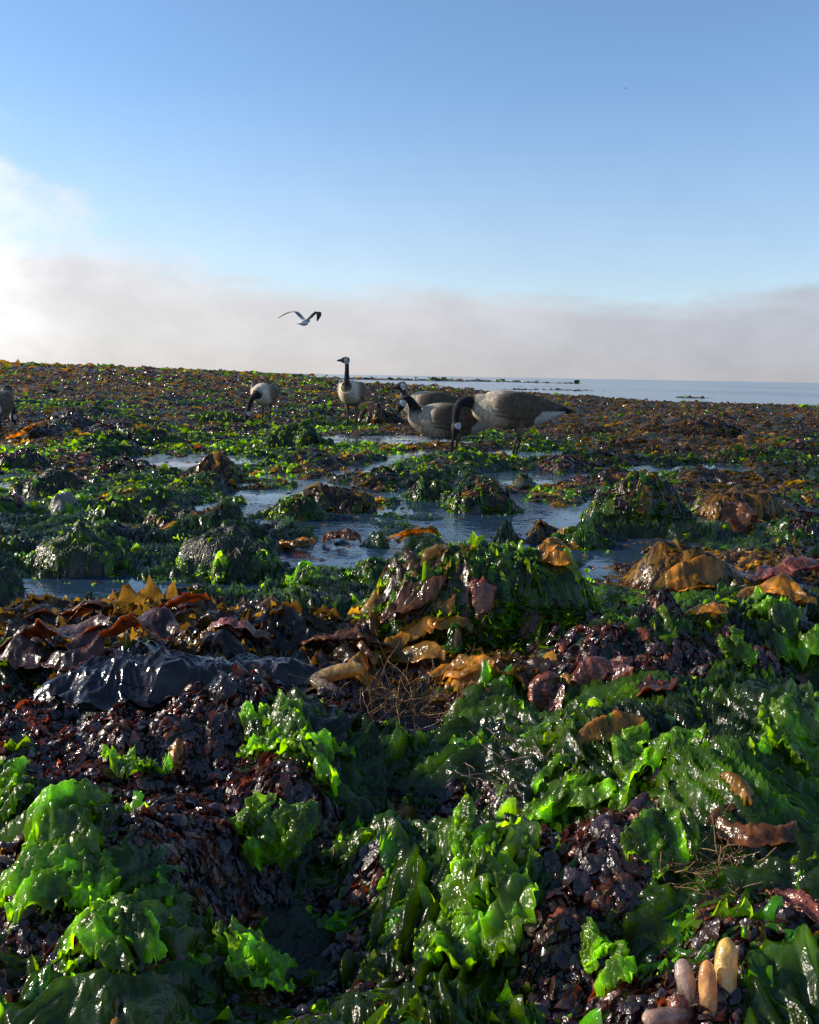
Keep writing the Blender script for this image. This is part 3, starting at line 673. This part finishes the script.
# ------------------------------------------------------------------ lofts, sacs, twigs
def frames(P):
    T = np.gradient(P, axis=0); T /= np.linalg.norm(T, axis=1)[:, None]+1e-9
    return T
def loft(secs, n=18, sub=5, side=(0, 1, 0), cap=True):
    """secs: (x,y,z, r_side, r_up, r,g,b) -> rings; returns V,Q,C"""
    S = np.array(secs, float); k = len(S)
    if sub > 1:
        tt = np.linspace(0, k-1, (k-1)*sub+1); o = []
        for t_ in tt:
            i = min(int(t_), k-2); f = t_-i
            p0, p1, p2, p3 = S[max(i-1, 0)], S[i], S[i+1], S[min(i+2, k-1)]
            v = .5*((2*p1)+(-p0+p2)*f+(2*p0-5*p1+4*p2-p3)*f*f+(-p0+3*p1-3*p2+p3)*f**3)
            v[5:] = p1[5:]*(1-f)+p2[5:]*f; v[3:5] = np.maximum(v[3:5], .0005)
            o.append(v)
        S = np.array(o)
    T = frames(S[:, :3]); sd = np.array(side, float)
    Vs = []
    a = np.linspace(0, 2*np.pi, n, endpoint=False)
    for s, t_ in zip(S, T):
        e1 = sd-t_*(sd@t_); e1 /= np.linalg.norm(e1)+1e-9; e2 = np.cross(t_, e1)
        if e2[2] < 0 and abs(t_[2]) < .7: e2 = -e2
        Vs.append(s[:3]+np.cos(a)[:, None]*e1*s[3]+np.sin(a)[:, None]*e2*s[4])
    if cap:
        Vs = [np.repeat(S[0][None, :3], n, 0)]+Vs+[np.repeat(S[-1][None, :3], n, 0)]
        S = np.concatenate([S[:1], S, S[-1:]])
    C = np.repeat(S[:, 5:], n, 0)
    return np.concatenate(Vs), gridq(len(Vs), n, True), C
def sac(px, py, lp, wpx, yaw, pitch, c1, c2, label):
    P = GP(px, py); dep = float(P@fw)-CAMZ*fw[2]; L = lp*dep/F; W = wpx*dep/F/2; P = P+np.array([0, 0, .012 if pitch < 20 else 0])
    prof = [(0, .25), (.08, .55), (.25, .85), (.5, 1), (.75, .98), (.9, .78), (.97, .45), (1, .12)]
    secs = []
    for u, w in prof:
        c = np.array(c1)*(1-u)+np.array(c2)*u
        secs.append((u*L, .04*L*math.sin(u*3), .06*L*math.sin(u*2.5), w*W, w*W*.85, *c))
    V, Q, C = loft(secs, 24, 6)
    V = V@rotm(np.array([R(yaw)]), np.array([R(pitch)]), np.array([0.]))[0].T
    V = V+.06*W*np.stack([vn(V[:, 0]*200, V[:, 1]*200+V[:, 2]*150, 3)]*3, -1)
    C = C*np.exp(.9*fbm(V[:, 0]*120, V[:, 2]*90, 4))[:, None]
    o = mesh_obj('sea_sac', V, Q, C, M_sac, None, P-np.array([0, 0, .004]))
    return tag(o, label, 'sea sac', 'hollow finger-like sea sacs')
sac(696, 1018, 58, 20, 112, 60, (.22, .16, .13), (.34, .26, .23), 'pale pinkish upright sac, left of the upright three')
sac(713, 1030, 68, 18, 92, 66, (.25, .18, .12), (.46, .24, .07), 'orange-topped upright sac, middle of the upright three')
sac(728, 1012, 72, 22, 76, 62, (.28, .22, .15), (.48, .35, .08), 'tallest sac with yellow tip, right of the upright three')
sac(694, 1022, 70, 19, 205, 12, (.2, .07, .045), (.30, .21, .16), 'brown sac lying on its side at the foot of the upright ones')
sac(304, 688, 62, 18, 5, 12, (.22, .15, .07), (.40, .24, .04), 'tan sac lying left of the long amber blade')
sac(345, 700, 44, 15, 150, 8, (.14, .09, .06), (.26, .18, .10), 'short brown sac below the tan one')

def twigs(px, py, rp, n, label, col):
    P = GP(px, py); dep = float(P@fw)-CAMZ*fw[2]; rad = rp*dep/F
    acc = Acc(); g = np.random.default_rng(int(px))
    for i in range(n):
        p = np.array([g.normal(0, .45)*rad, g.normal(0, .45)*rad, g.uniform(0, .25)*rad])
        d = np.array([g.normal(), g.normal(), g.uniform(0, .9)]); d /= np.linalg.norm(d)
        L = rad*g.uniform(.25, .9); th = g.uniform(.0004, .0012)
        secs = []
        cc = np.array(col)*g.uniform(.5, 1.5)
        for k in range(6):
            secs.append((*p, th*(1-.12*k), th*(1-.12*k), *cc)); d = d+g.normal(0, .22, 3)*np.array([1, 1, .6]); d /= np.linalg.norm(d); p = p+d*L/5
            gz = h1(P[0]+p[0], P[1]+p[1])-P[2]; p[2] = max(p[2], gz+.004)
        V, Q, C = loft(secs, 5, 2); acc.add(V, Q, C)
    V = np.concatenate(acc.V); o = mesh_obj('twiggy_weed', V, np.concatenate(acc.Q), np.concatenate(acc.C), M_twig, None, P)
    return tag(o, label, 'twiggy weed', 'tangles of thin twiggy weed')
twigs(390, 718, 70, 240, 'straw-coloured tangle of thin stems below the long amber blade', (.17, .09, .03))
twigs(520, 770, 60, 60, 'loose pale stems over dark green weed right of the straw tangle', (.14, .09, .05))
twigs(712, 868, 55, 280, 'brown tangle of thin stems in the hollow at the right', (.14, .08, .035))

# ------------------------------------------------------------------ geese
BRN, DBR, BUF, WHT, BLK, GRY = (.105, .078, .052), (.04, .032, .025), (.55, .47, .35), (.62, .62, .60), (.010, .010, .011), (.16, .132, .10)
def goose(px, py, yaw, neck, label, lift_body=0.0, pitch=0.0, scale=1.0, tone=1.0):
    P = GPz(px, py, .02)
    for _ in range(4): P = GPz(px, py, max(h1(P[0], P[1]), 0)+.004)
    V, Q, C = [], [], []; n = [0]
    def put(l):
        V.append(l[0]); Q.append(l[1]+n[0]); C.append(l[2]); n[0] += len(l[0])
    cp, sp = math.cos(R(pitch)), math.sin(R(pitch))
    def tr(x, y, z):     # pitch the trunk about its middle, and lower it
        dx, dz = x, z-.37
        return (dx*cp-dz*sp, y, .37+dx*sp+dz*cp-lift_body)
    trunk = [(-.42, .355, .022, .007, DBR), (-.36, .355, .045, .016, DBR), (-.29, .352, .070, .045, WHT), (-.2, .352, .10, .088, GRY), (-.07, .36, .13, .128, GRY),
             (.06, .368, .142, .148, GRY), (.17, .378, .130, .140, BUF), (.26, .392, .100, .112, BUF), (.315, .415, .070, .080, BUF)]
    secs = []
    for x, z, ry, rz, c in trunk: q = tr(x, 0, z); secs.append((*q, ry, rz, *c))
    for x, y, z, r_ in neck[:-2]:
        secs.append((x, y, z, r_, r_, *BLK))
    put(loft(secs, 26, 6))
    # head and bill
    (hx, hy, hz, hr), (bx, by, bz, br) = neck[-2:]
    lx, ly, lz, lr = neck[-3]
    hv = np.array([bx-hx, by-hy, bz-hz]); hl = np.linalg.norm(hv); hv /= hl
    hp = np.array([hx, hy, hz])
    sd = np.cross(hv, [0, 0, 1.]); sd = sd/np.linalg.norm(sd) if np.linalg.norm(sd) > .2 else np.array([0, 1., 0])
    hs = []
    for f, w, h_, c in ((-.052, .018, .020, BLK), (-.03, .030, .034, BLK), (0, .034, .038, BLK), (.028, .028, .031, BLK), (.045, .019, .021, BLK), (.065, .014, .015, BLK), (.085, .012, .009, BLK), (.1, .008, .005, BLK)):
        q = hp+hv*f; hs.append((*q, w, h_, *c))
    put(loft(hs, 20, 4, side=sd))
    if np.linalg.norm(np.array([lx, ly, lz])-hp) > .02:
        put(loft([(lx, ly, lz, lr, lr, *BLK), (*(.5*(np.array([lx, ly, lz])+hp-hv*.02)), (lr+.03)/2, (lr+.03)/2, *BLK), (*(hp-hv*.015), .031, .033, *BLK)], 16, 3))
    # folded wings
    for s in (-1, 1):
        ws = []
        for x, y, z, w, h_, c in ((.225, .085, .42, .012, .03, BUF), (.17, .112, .415, .03, .075, GRY), (.06, .128, .405, .035, .105, BRN), (-.08, .115, .40, .032, .095, BRN), (-.2, .085, .395, .028, .065, BRN), (-.31, .052, .385, .02, .035, DBR), (-.40, .03, .372, .013, .016, BLK), (-.44, .024, .365, .007, .007, BLK)):  # front sections paler: sunlight on the shoulder put into the wing colour
            ws.append((*tr(x, s*y, z), w, h_, *c))
        put(loft(ws, 18, 5))
        if True:
            top = tr(-.01, s*.06, .27); ax = .0+(.03 if s > 0 else -.02)
            put(loft([(*top, .036, .045, *GRY), (top[0]-.005, s*.056, top[2]-.05, .022, .026, *GRY), (ax-.02, s*.055, .13, .0125, .0125, *DBR), (ax-.005, s*.055, .06, .0105, .0105, *BLK), (ax, s*.055, .012, .0125, .0125, *BLK)], 12, 4))
            for ta in (-.5, 0, .5):
                put(loft([(ax-.01, s*.055, .012, .010, .008, *BLK), (ax+.045*math.cos(ta), s*.055+.045*math.sin(ta), .010, .014, .007, *BLK), (ax+.085*math.cos(ta), s*.055+.085*math.sin(ta), .007, .007, .006, *BLK)], 8, 3))
            put(loft([(ax, s*.055, .009, .008, .006, *BLK), (ax+.06, s*.055, .008, .036, .006, *BLK), (ax+.072, s*.055, .008, .030, .004, *BLK)], 12, 3))
    V = np.concatenate(V); Q = np.concatenate(Q); C = np.concatenate(C)
    tmp = mesh_obj('tmp', V, Q, None, M_feather); md = tmp.modifiers.new('r', 'REMESH'); md.mode = 'VOXEL'; md.voxel_size = .0048; md.use_smooth_shade = True
    m2 = tmp.modifiers.new('s', 'SMOOTH'); m2.iterations = 3
    dg = bpy.context.evaluated_depsgraph_get(); me = bpy.data.meshes.new_from_object(tmp.evaluated_get(dg))
    bpy.data.objects.remove(tmp)
    W = np.zeros(len(me.vertices)*3, np.float32); me.vertices.foreach_get('co', W); W = W.reshape(-1, 3).astype(float)
    kd = KDTree(len(V))
    for i_, v in enumerate(V): kd.insert(v, i_)
    kd.balance()
    c = np.array([C[kd.find(w)[1]] for w in W])
    # feather pattern on the brown and grey parts, in the trunk's own frame
    X_ = W[:, 0]*cp+(W[:, 2]-.37+lift_body)*sp; Z_ = -W[:, 0]*sp+(W[:, 2]-.37+lift_body)*cp; Y_ = W[:, 1]
    lum = c.sum(1); body = (X_ < .33) & (lum > .1) & (W[:, 2] > .14-lift_body)
    bars = .5+.5*np.sin(6.28*(X_+.35*Z_+.012*vn(X_*30, Z_*30, 2))/.034+1.5*vn(X_*20, Z_*28, 3))
    back = ss(.0, .09, Z_)
    c = np.where(body[:, None], c*(.86+.26*bars[:, None]+.22*vn(X_*60, Z_*60, 4)[:, None]), c)
    back = back*ss(.2, .02, X_)  # brown of the back fades out before the painted sunlit shoulder
    up_ = body & (X_ < .2) & (Z_ > .05)
    c = np.where(up_[:, None], c*(1-.55*back[:, None])+np.array(BRN)*.55*back[:, None]*(.8+.35*bars[:, None]), c)
    under = (X_ < -.12) & (Z_ < -.005) & (X_ > -.37) & (lum > .05) & (np.abs(Y_) < .12)
    c = np.where(under[:, None], np.array(WHT), c)
    c = c*tone
    # white chin strap
    rel = W-hp; fx = rel@hv; sx = rel@sd; uv = np.cross(sd, hv); uz = rel@uv
    if uv[2] < 0 and abs(hv[2]) < .9: uz = -uz
    bk = -np.array([lx, ly, lz])+hp
    cheek = (np.hypot((fx+.016)/.026, (uz+.012)/.036) < 1) & (np.abs(sx) > .014)
    c = np.where(cheek[:, None], np.array((.46, .47, .49)), c)
    me.name = 'goose'
    at = me.color_attributes.new('Col', 'FLOAT_COLOR', 'POINT'); c4 = np.ones((len(W), 4), np.float32); c4[:, :3] = np.clip(c, .004, .8)
    at.data.foreach_set('color', c4.ravel())
    me.materials.clear(); me.materials.append(M_feather)
    for q in me.polygons: q.use_smooth = True
    o = bpy.data.objects.new('goose', me); COL.objects.link(o)
    o.location = P; o.rotation_euler = (0, 0, R(yaw)); o.scale = (scale,)*3
    return tag(o, label, 'goose', 'geese feeding on the tidal flat')
# neck points in the goose's own frame: x forward, y its left, z up ; the last two are the head and the direction of the bill
goose(515, 458, 186, [(.355, 0, .425, .052), (.40, .01, .43, .042), (.45, .03, .41, .034), (.475, .05, .365, .029), (.485, .06, .30, .027), (.48, .065, .235, .03), (.505, .07, .12, .01)],
      'largest goose, side-on by the bright pool, its black neck arched down to the weed', tone=.8)
goose(454, 452, 186, [(.33, 0, .345, .050), (.35, 0, .385, .038), (.375, .01, .42, .031), (.405, .015, .43, .028), (.43, .02, .415, .026), (.445, .02, .385, .03), (.49, .02, .28, .01)],
      'goose with arched neck and white cheek, between the largest goose and the one behind', lift_body=.11, pitch=-3, tone=.6)
goose(437, 438, 182, [(.335, 0, .40, .050), (.345, 0, .435, .036), (.35, 0, .47, .030), (.355, 0, .495, .027), (.36, 0, .505, .026), (.37, 0, .515, .028), (.47, 0, .48, .01)],
      'rearmost goose of the close trio, head raised above the arched-neck goose', lift_body=.05, tone=.7)
goose(352, 425, 262, [(.315, 0, .475, .046), (.31, 0, .535, .033), (.305, 0, .60, .028), (.30, 0, .67, .025), (.30, 0, .73, .024), (.305, -.02, .765, .027), (.32, -.20, .755, .01)],
      'upright goose with long black neck held straight up, pale breast lit by the sun', pitch=10, scale=1.0)
goose(266, 423, 262, [(.335, 0, .37, .052), (.37, -.03, .34, .040), (.39, -.06, .29, .032), (.395, -.085, .23, .028), (.395, -.10, .17, .027), (.395, -.11, .12, .03), (.41, -.13, .01, .01)],
      'head-down goose with rounded back, left of the upright goose', pitch=-6, scale=.95)
goose(-4, 429, 96, [(.355, 0, .40, .050), (.42, 0, .36, .038), (.47, 0, .28, .030), (.49, 0, .2, .028), (.50, 0, .13, .027), (.50, 0, .09, .03), (.55, 0, .0, .01)],
      'goose cut off by the left edge, only its grey back end in view', lift_body=.12, scale=.9)

# ------------------------------------------------------------------ gull and far bird
def bird(px, py, dist, scale, label, dark=False, yaw=0):
    d = ray(px, py); P = np.array([0, 0, CAMZ])+d*dist
    WH, GR, BK = ((.7, .7, .7), (.16, .16, .15), (.03, .03, .03)) if not dark else ((.03,)*3,)*3
    acc = Acc()
    acc.add(*loft([(-.22, 0, -.03, .04, .006, *BK), (-.15, 0, -.03, .045, .022, *WH), (-.05, 0, -.02, .065, .06, *WH), (.06, 0, -.01, .07, .07, *WH), (.13, 0, .01, .035, .04, *GR), (.18, 0, .015, .03, .032, *GR), (.21, 0, .01, .012, .012, *GR), (.245, 0, 0, .004, .005, *BK)], 14, 4))
    # wings: spine across; x = forward chord offset
    wl = [(.05, .02, .03, .08, .012, *WH), (.06, .14, .12, .085, .010, *GR), (.07, .26, .20, .080, .009, *GR), (.05, .38, .20, .06, .008, *GR), (.01, .52, .15, .04, .006, *GR), (-.05, .68, .05, .015, .004, *BK)]
    wr = [(.05, -.02, .03, .08, .012, *WH), (.06, -.13, .10, .085, .010, *WH), (.07, -.24, .20, .085, .009, *GR), (.05, -.34, .23, .09, .009, *BK), (-.02, -.40, .16, .07, .006, *BK), (-.10, -.42, .05, .02, .004, *BK)]
    for w in (wl, wr): acc.add(*loft(w, 12, 5, side=(1, 0, 0)))
    V = np.concatenate(acc.V)*scale
    o = mesh_obj('gull' if not dark else 'distant_bird', V, np.concatenate(acc.Q), np.concatenate(acc.C), M_feather, None, P)
    o.rotation_euler = (R(4), R(-6), R(yaw))
    return tag(o, label, 'bird')
bird(304, 322, 20, 1.05, 'gull gliding with bent dark-tipped wings against the pale cloud', yaw=62)
bird(625.5, 88.5, 150, .55, 'tiny dark bird high in the blue sky', dark=True, yaw=40)

# ------------------------------------------------------------------ light and sky
SAZ, SEL = R(-80), R(22)
sd = Vector((math.sin(SAZ)*math.cos(SEL), math.cos(SAZ)*math.cos(SEL), math.sin(SEL)))
sun = bpy.data.objects.new('sun', bpy.data.lights.new('sun', 'SUN')); COL.objects.link(sun)
sun.data.energy = 5.0; sun.data.angle = R(.6); sun.data.color = (1, .88, .70)
sun.rotation_euler = (-sd).to_track_quat('-Z', 'Y').to_euler()
w = bpy.data.worlds.new('World'); sc.world = w; w.use_nodes = True
t = w.node_tree; t.nodes.clear(); L = t.links.new
out = N(t, 'ShaderNodeOutputWorld')
sky = N(t, 'ShaderNodeTexSky', sky_type='NISHITA', sun_disc=False, sun_elevation=SEL, sun_rotation=SAZ, altitude=0, air_density=1.0, dust_density=.0, ozone_density=3.5)
bg = N(t, 'ShaderNodeBackground', i_Strength=.15); L(sky.outputs[0], bg.inputs[0])
tc = N(t, 'ShaderNodeTexCoord'); sx = N(t, 'ShaderNodeSeparateXYZ'); L(tc.outputs['Generated'], sx.inputs[0])
def math_(op, a, b=None, c=None, clamp=False):
    n = N(t, 'ShaderNodeMath', operation=op, use_clamp=clamp)
    for i, v in enumerate((a, b, c)):
        if v is None: continue
        if isinstance(v, (int, float)): n.inputs[i].default_value = v
        else: L(v, n.inputs[i])
    return n.outputs[0]
def smooth(x, a, b, lo=0., hi=1.):
    n = N(t, 'ShaderNodeMapRange', interpolation_type='SMOOTHSTEP', i_1=a, i_2=b, i_3=lo, i_4=hi); L(x, n.inputs[0]); return n.outputs[0]
elv = math_('ARCSINE', sx.outputs[2])                      # radians above the horizon
azm = math_('ARCTAN2', sx.outputs[0], sx.outputs[1])       # radians right of straight ahead
cv = N(t, 'ShaderNodeCombineXYZ'); L(math_('MULTIPLY', azm, 2.2), cv.inputs[0]); L(math_('MULTIPLY', elv, 9.0), cv.inputs[1])
nz = N(t, 'ShaderNodeTexNoise', i_Scale=1.9, i_Detail=7.0, i_Roughness=.6); L(cv.outputs[0], nz.inputs[0])
cv2 = N(t, 'ShaderNodeCombineXYZ'); L(math_('MULTIPLY', azm, 5.0), cv2.inputs[0]); L(math_('MULTIPLY', elv, 8.0), cv2.inputs[1]); cv2.inputs[2].default_value = 3
nz2 = N(t, 'ShaderNodeTexNoise', i_Scale=2.4, i_Detail=8.0, i_Roughness=.6); L(cv2.outputs[0], nz2.inputs[0])
# bank: top at ~6.5 deg, climbing to the left
left = smooth(azm, -.05, -.55)
top = math_('ADD', math_('MULTIPLY_ADD', left, .055, .112), math_('MULTIPLY', math_('SUBTRACT', nz.outputs[0], .5), .10))
diff = math_('SUBTRACT', top, elv)
bank = smooth(diff, -.022, .045)
# cumulus rising above the bank at the left
cl = math_('ADD', math_('SUBTRACT', smooth(azm, -.20, -.50, 0, .72), smooth(elv, .15, .34, 0, .62)), math_('MULTIPLY', math_('SUBTRACT', nz2.outputs[0], .5), 1.0))
cum = smooth(cl, .22, .72)
mask = math_('MAXIMUM', math_('MULTIPLY', bank, .93), math_('MULTIPLY', cum, .62), clamp=True)
haze = smooth(elv, .34, .07, 0, .36)
cv3 = N(t, 'ShaderNodeCombineXYZ'); L(math_('MULTIPLY', azm, 1.6), cv3.inputs[0]); L(math_('MULTIPLY_ADD', azm, -3.5, math_('MULTIPLY', elv, 30.0)), cv3.inputs[1]); cv3.inputs[2].default_value = 7
nz3 = N(t, 'ShaderNodeTexNoise', i_Scale=1.3, i_Detail=6.0, i_Roughness=.55); L(cv3.outputs[0], nz3.inputs[0])
wisp = math_('MULTIPLY', math_('MULTIPLY', smooth(nz3.outputs[0], .45, .72), smooth(elv, .26, .11)), .42)
mask = math_('MAXIMUM', mask, math_('MAXIMUM', haze, wisp))
# cloud colour: brighter towards the sun, greyer low down and to the right
ra = N(t, 'ShaderNodeValToRGB'); L(smooth(azm, -.6, .45), ra.inputs[0])
e = ra.color_ramp.elements; e[0].color = (.62, .60, .60, 1); e[1].color = (.38, .385, .44, 1)
k = ra.color_ramp.elements.new(.5); k.color = (.54, .52, .54, 1)
low = smooth(elv, 0, .075, .86, 1.0)
vr = math_('MULTIPLY', low, smooth(nz2.outputs[0], .3, .7, .93, 1.06))
vr = math_('MULTIPLY', vr, math_('MULTIPLY_ADD', math_('MULTIPLY', cum, smooth(azm, -.32, -.5)), .35, 1.0))
lit = N(t, 'ShaderNodeVectorMath', operation='SCALE'); L(ra.outputs[0], lit.inputs[0]); L(vr, lit.inputs['Scale'])
bg2 = N(t, 'ShaderNodeBackground', i_Strength=1.0); L(lit.outputs[0], bg2.inputs[0])
ms = N(t, 'ShaderNodeMixShader'); L(mask, ms.inputs[0]); L(bg.outputs[0], ms.inputs[1]); L(bg2.outputs[0], ms.inputs[2]); L(ms.outputs[0], out.inputs[0])

sc.view_settings.view_transform = 'Standard'; sc.view_settings.look = 'None'; sc.view_settings.exposure = .42; sc.view_settings.gamma = 1
sc.render.engine = 'CYCLES'; cy = sc.cycles
cy.use_denoising = True
try: cy.denoiser = 'OPENIMAGEDENOISE'
except Exception: pass
cy.max_bounces = 6; cy.transmission_bounces = 3; cy.diffuse_bounces = 3; cy.glossy_bounces = 3; cy.sample_clamp_indirect = 4
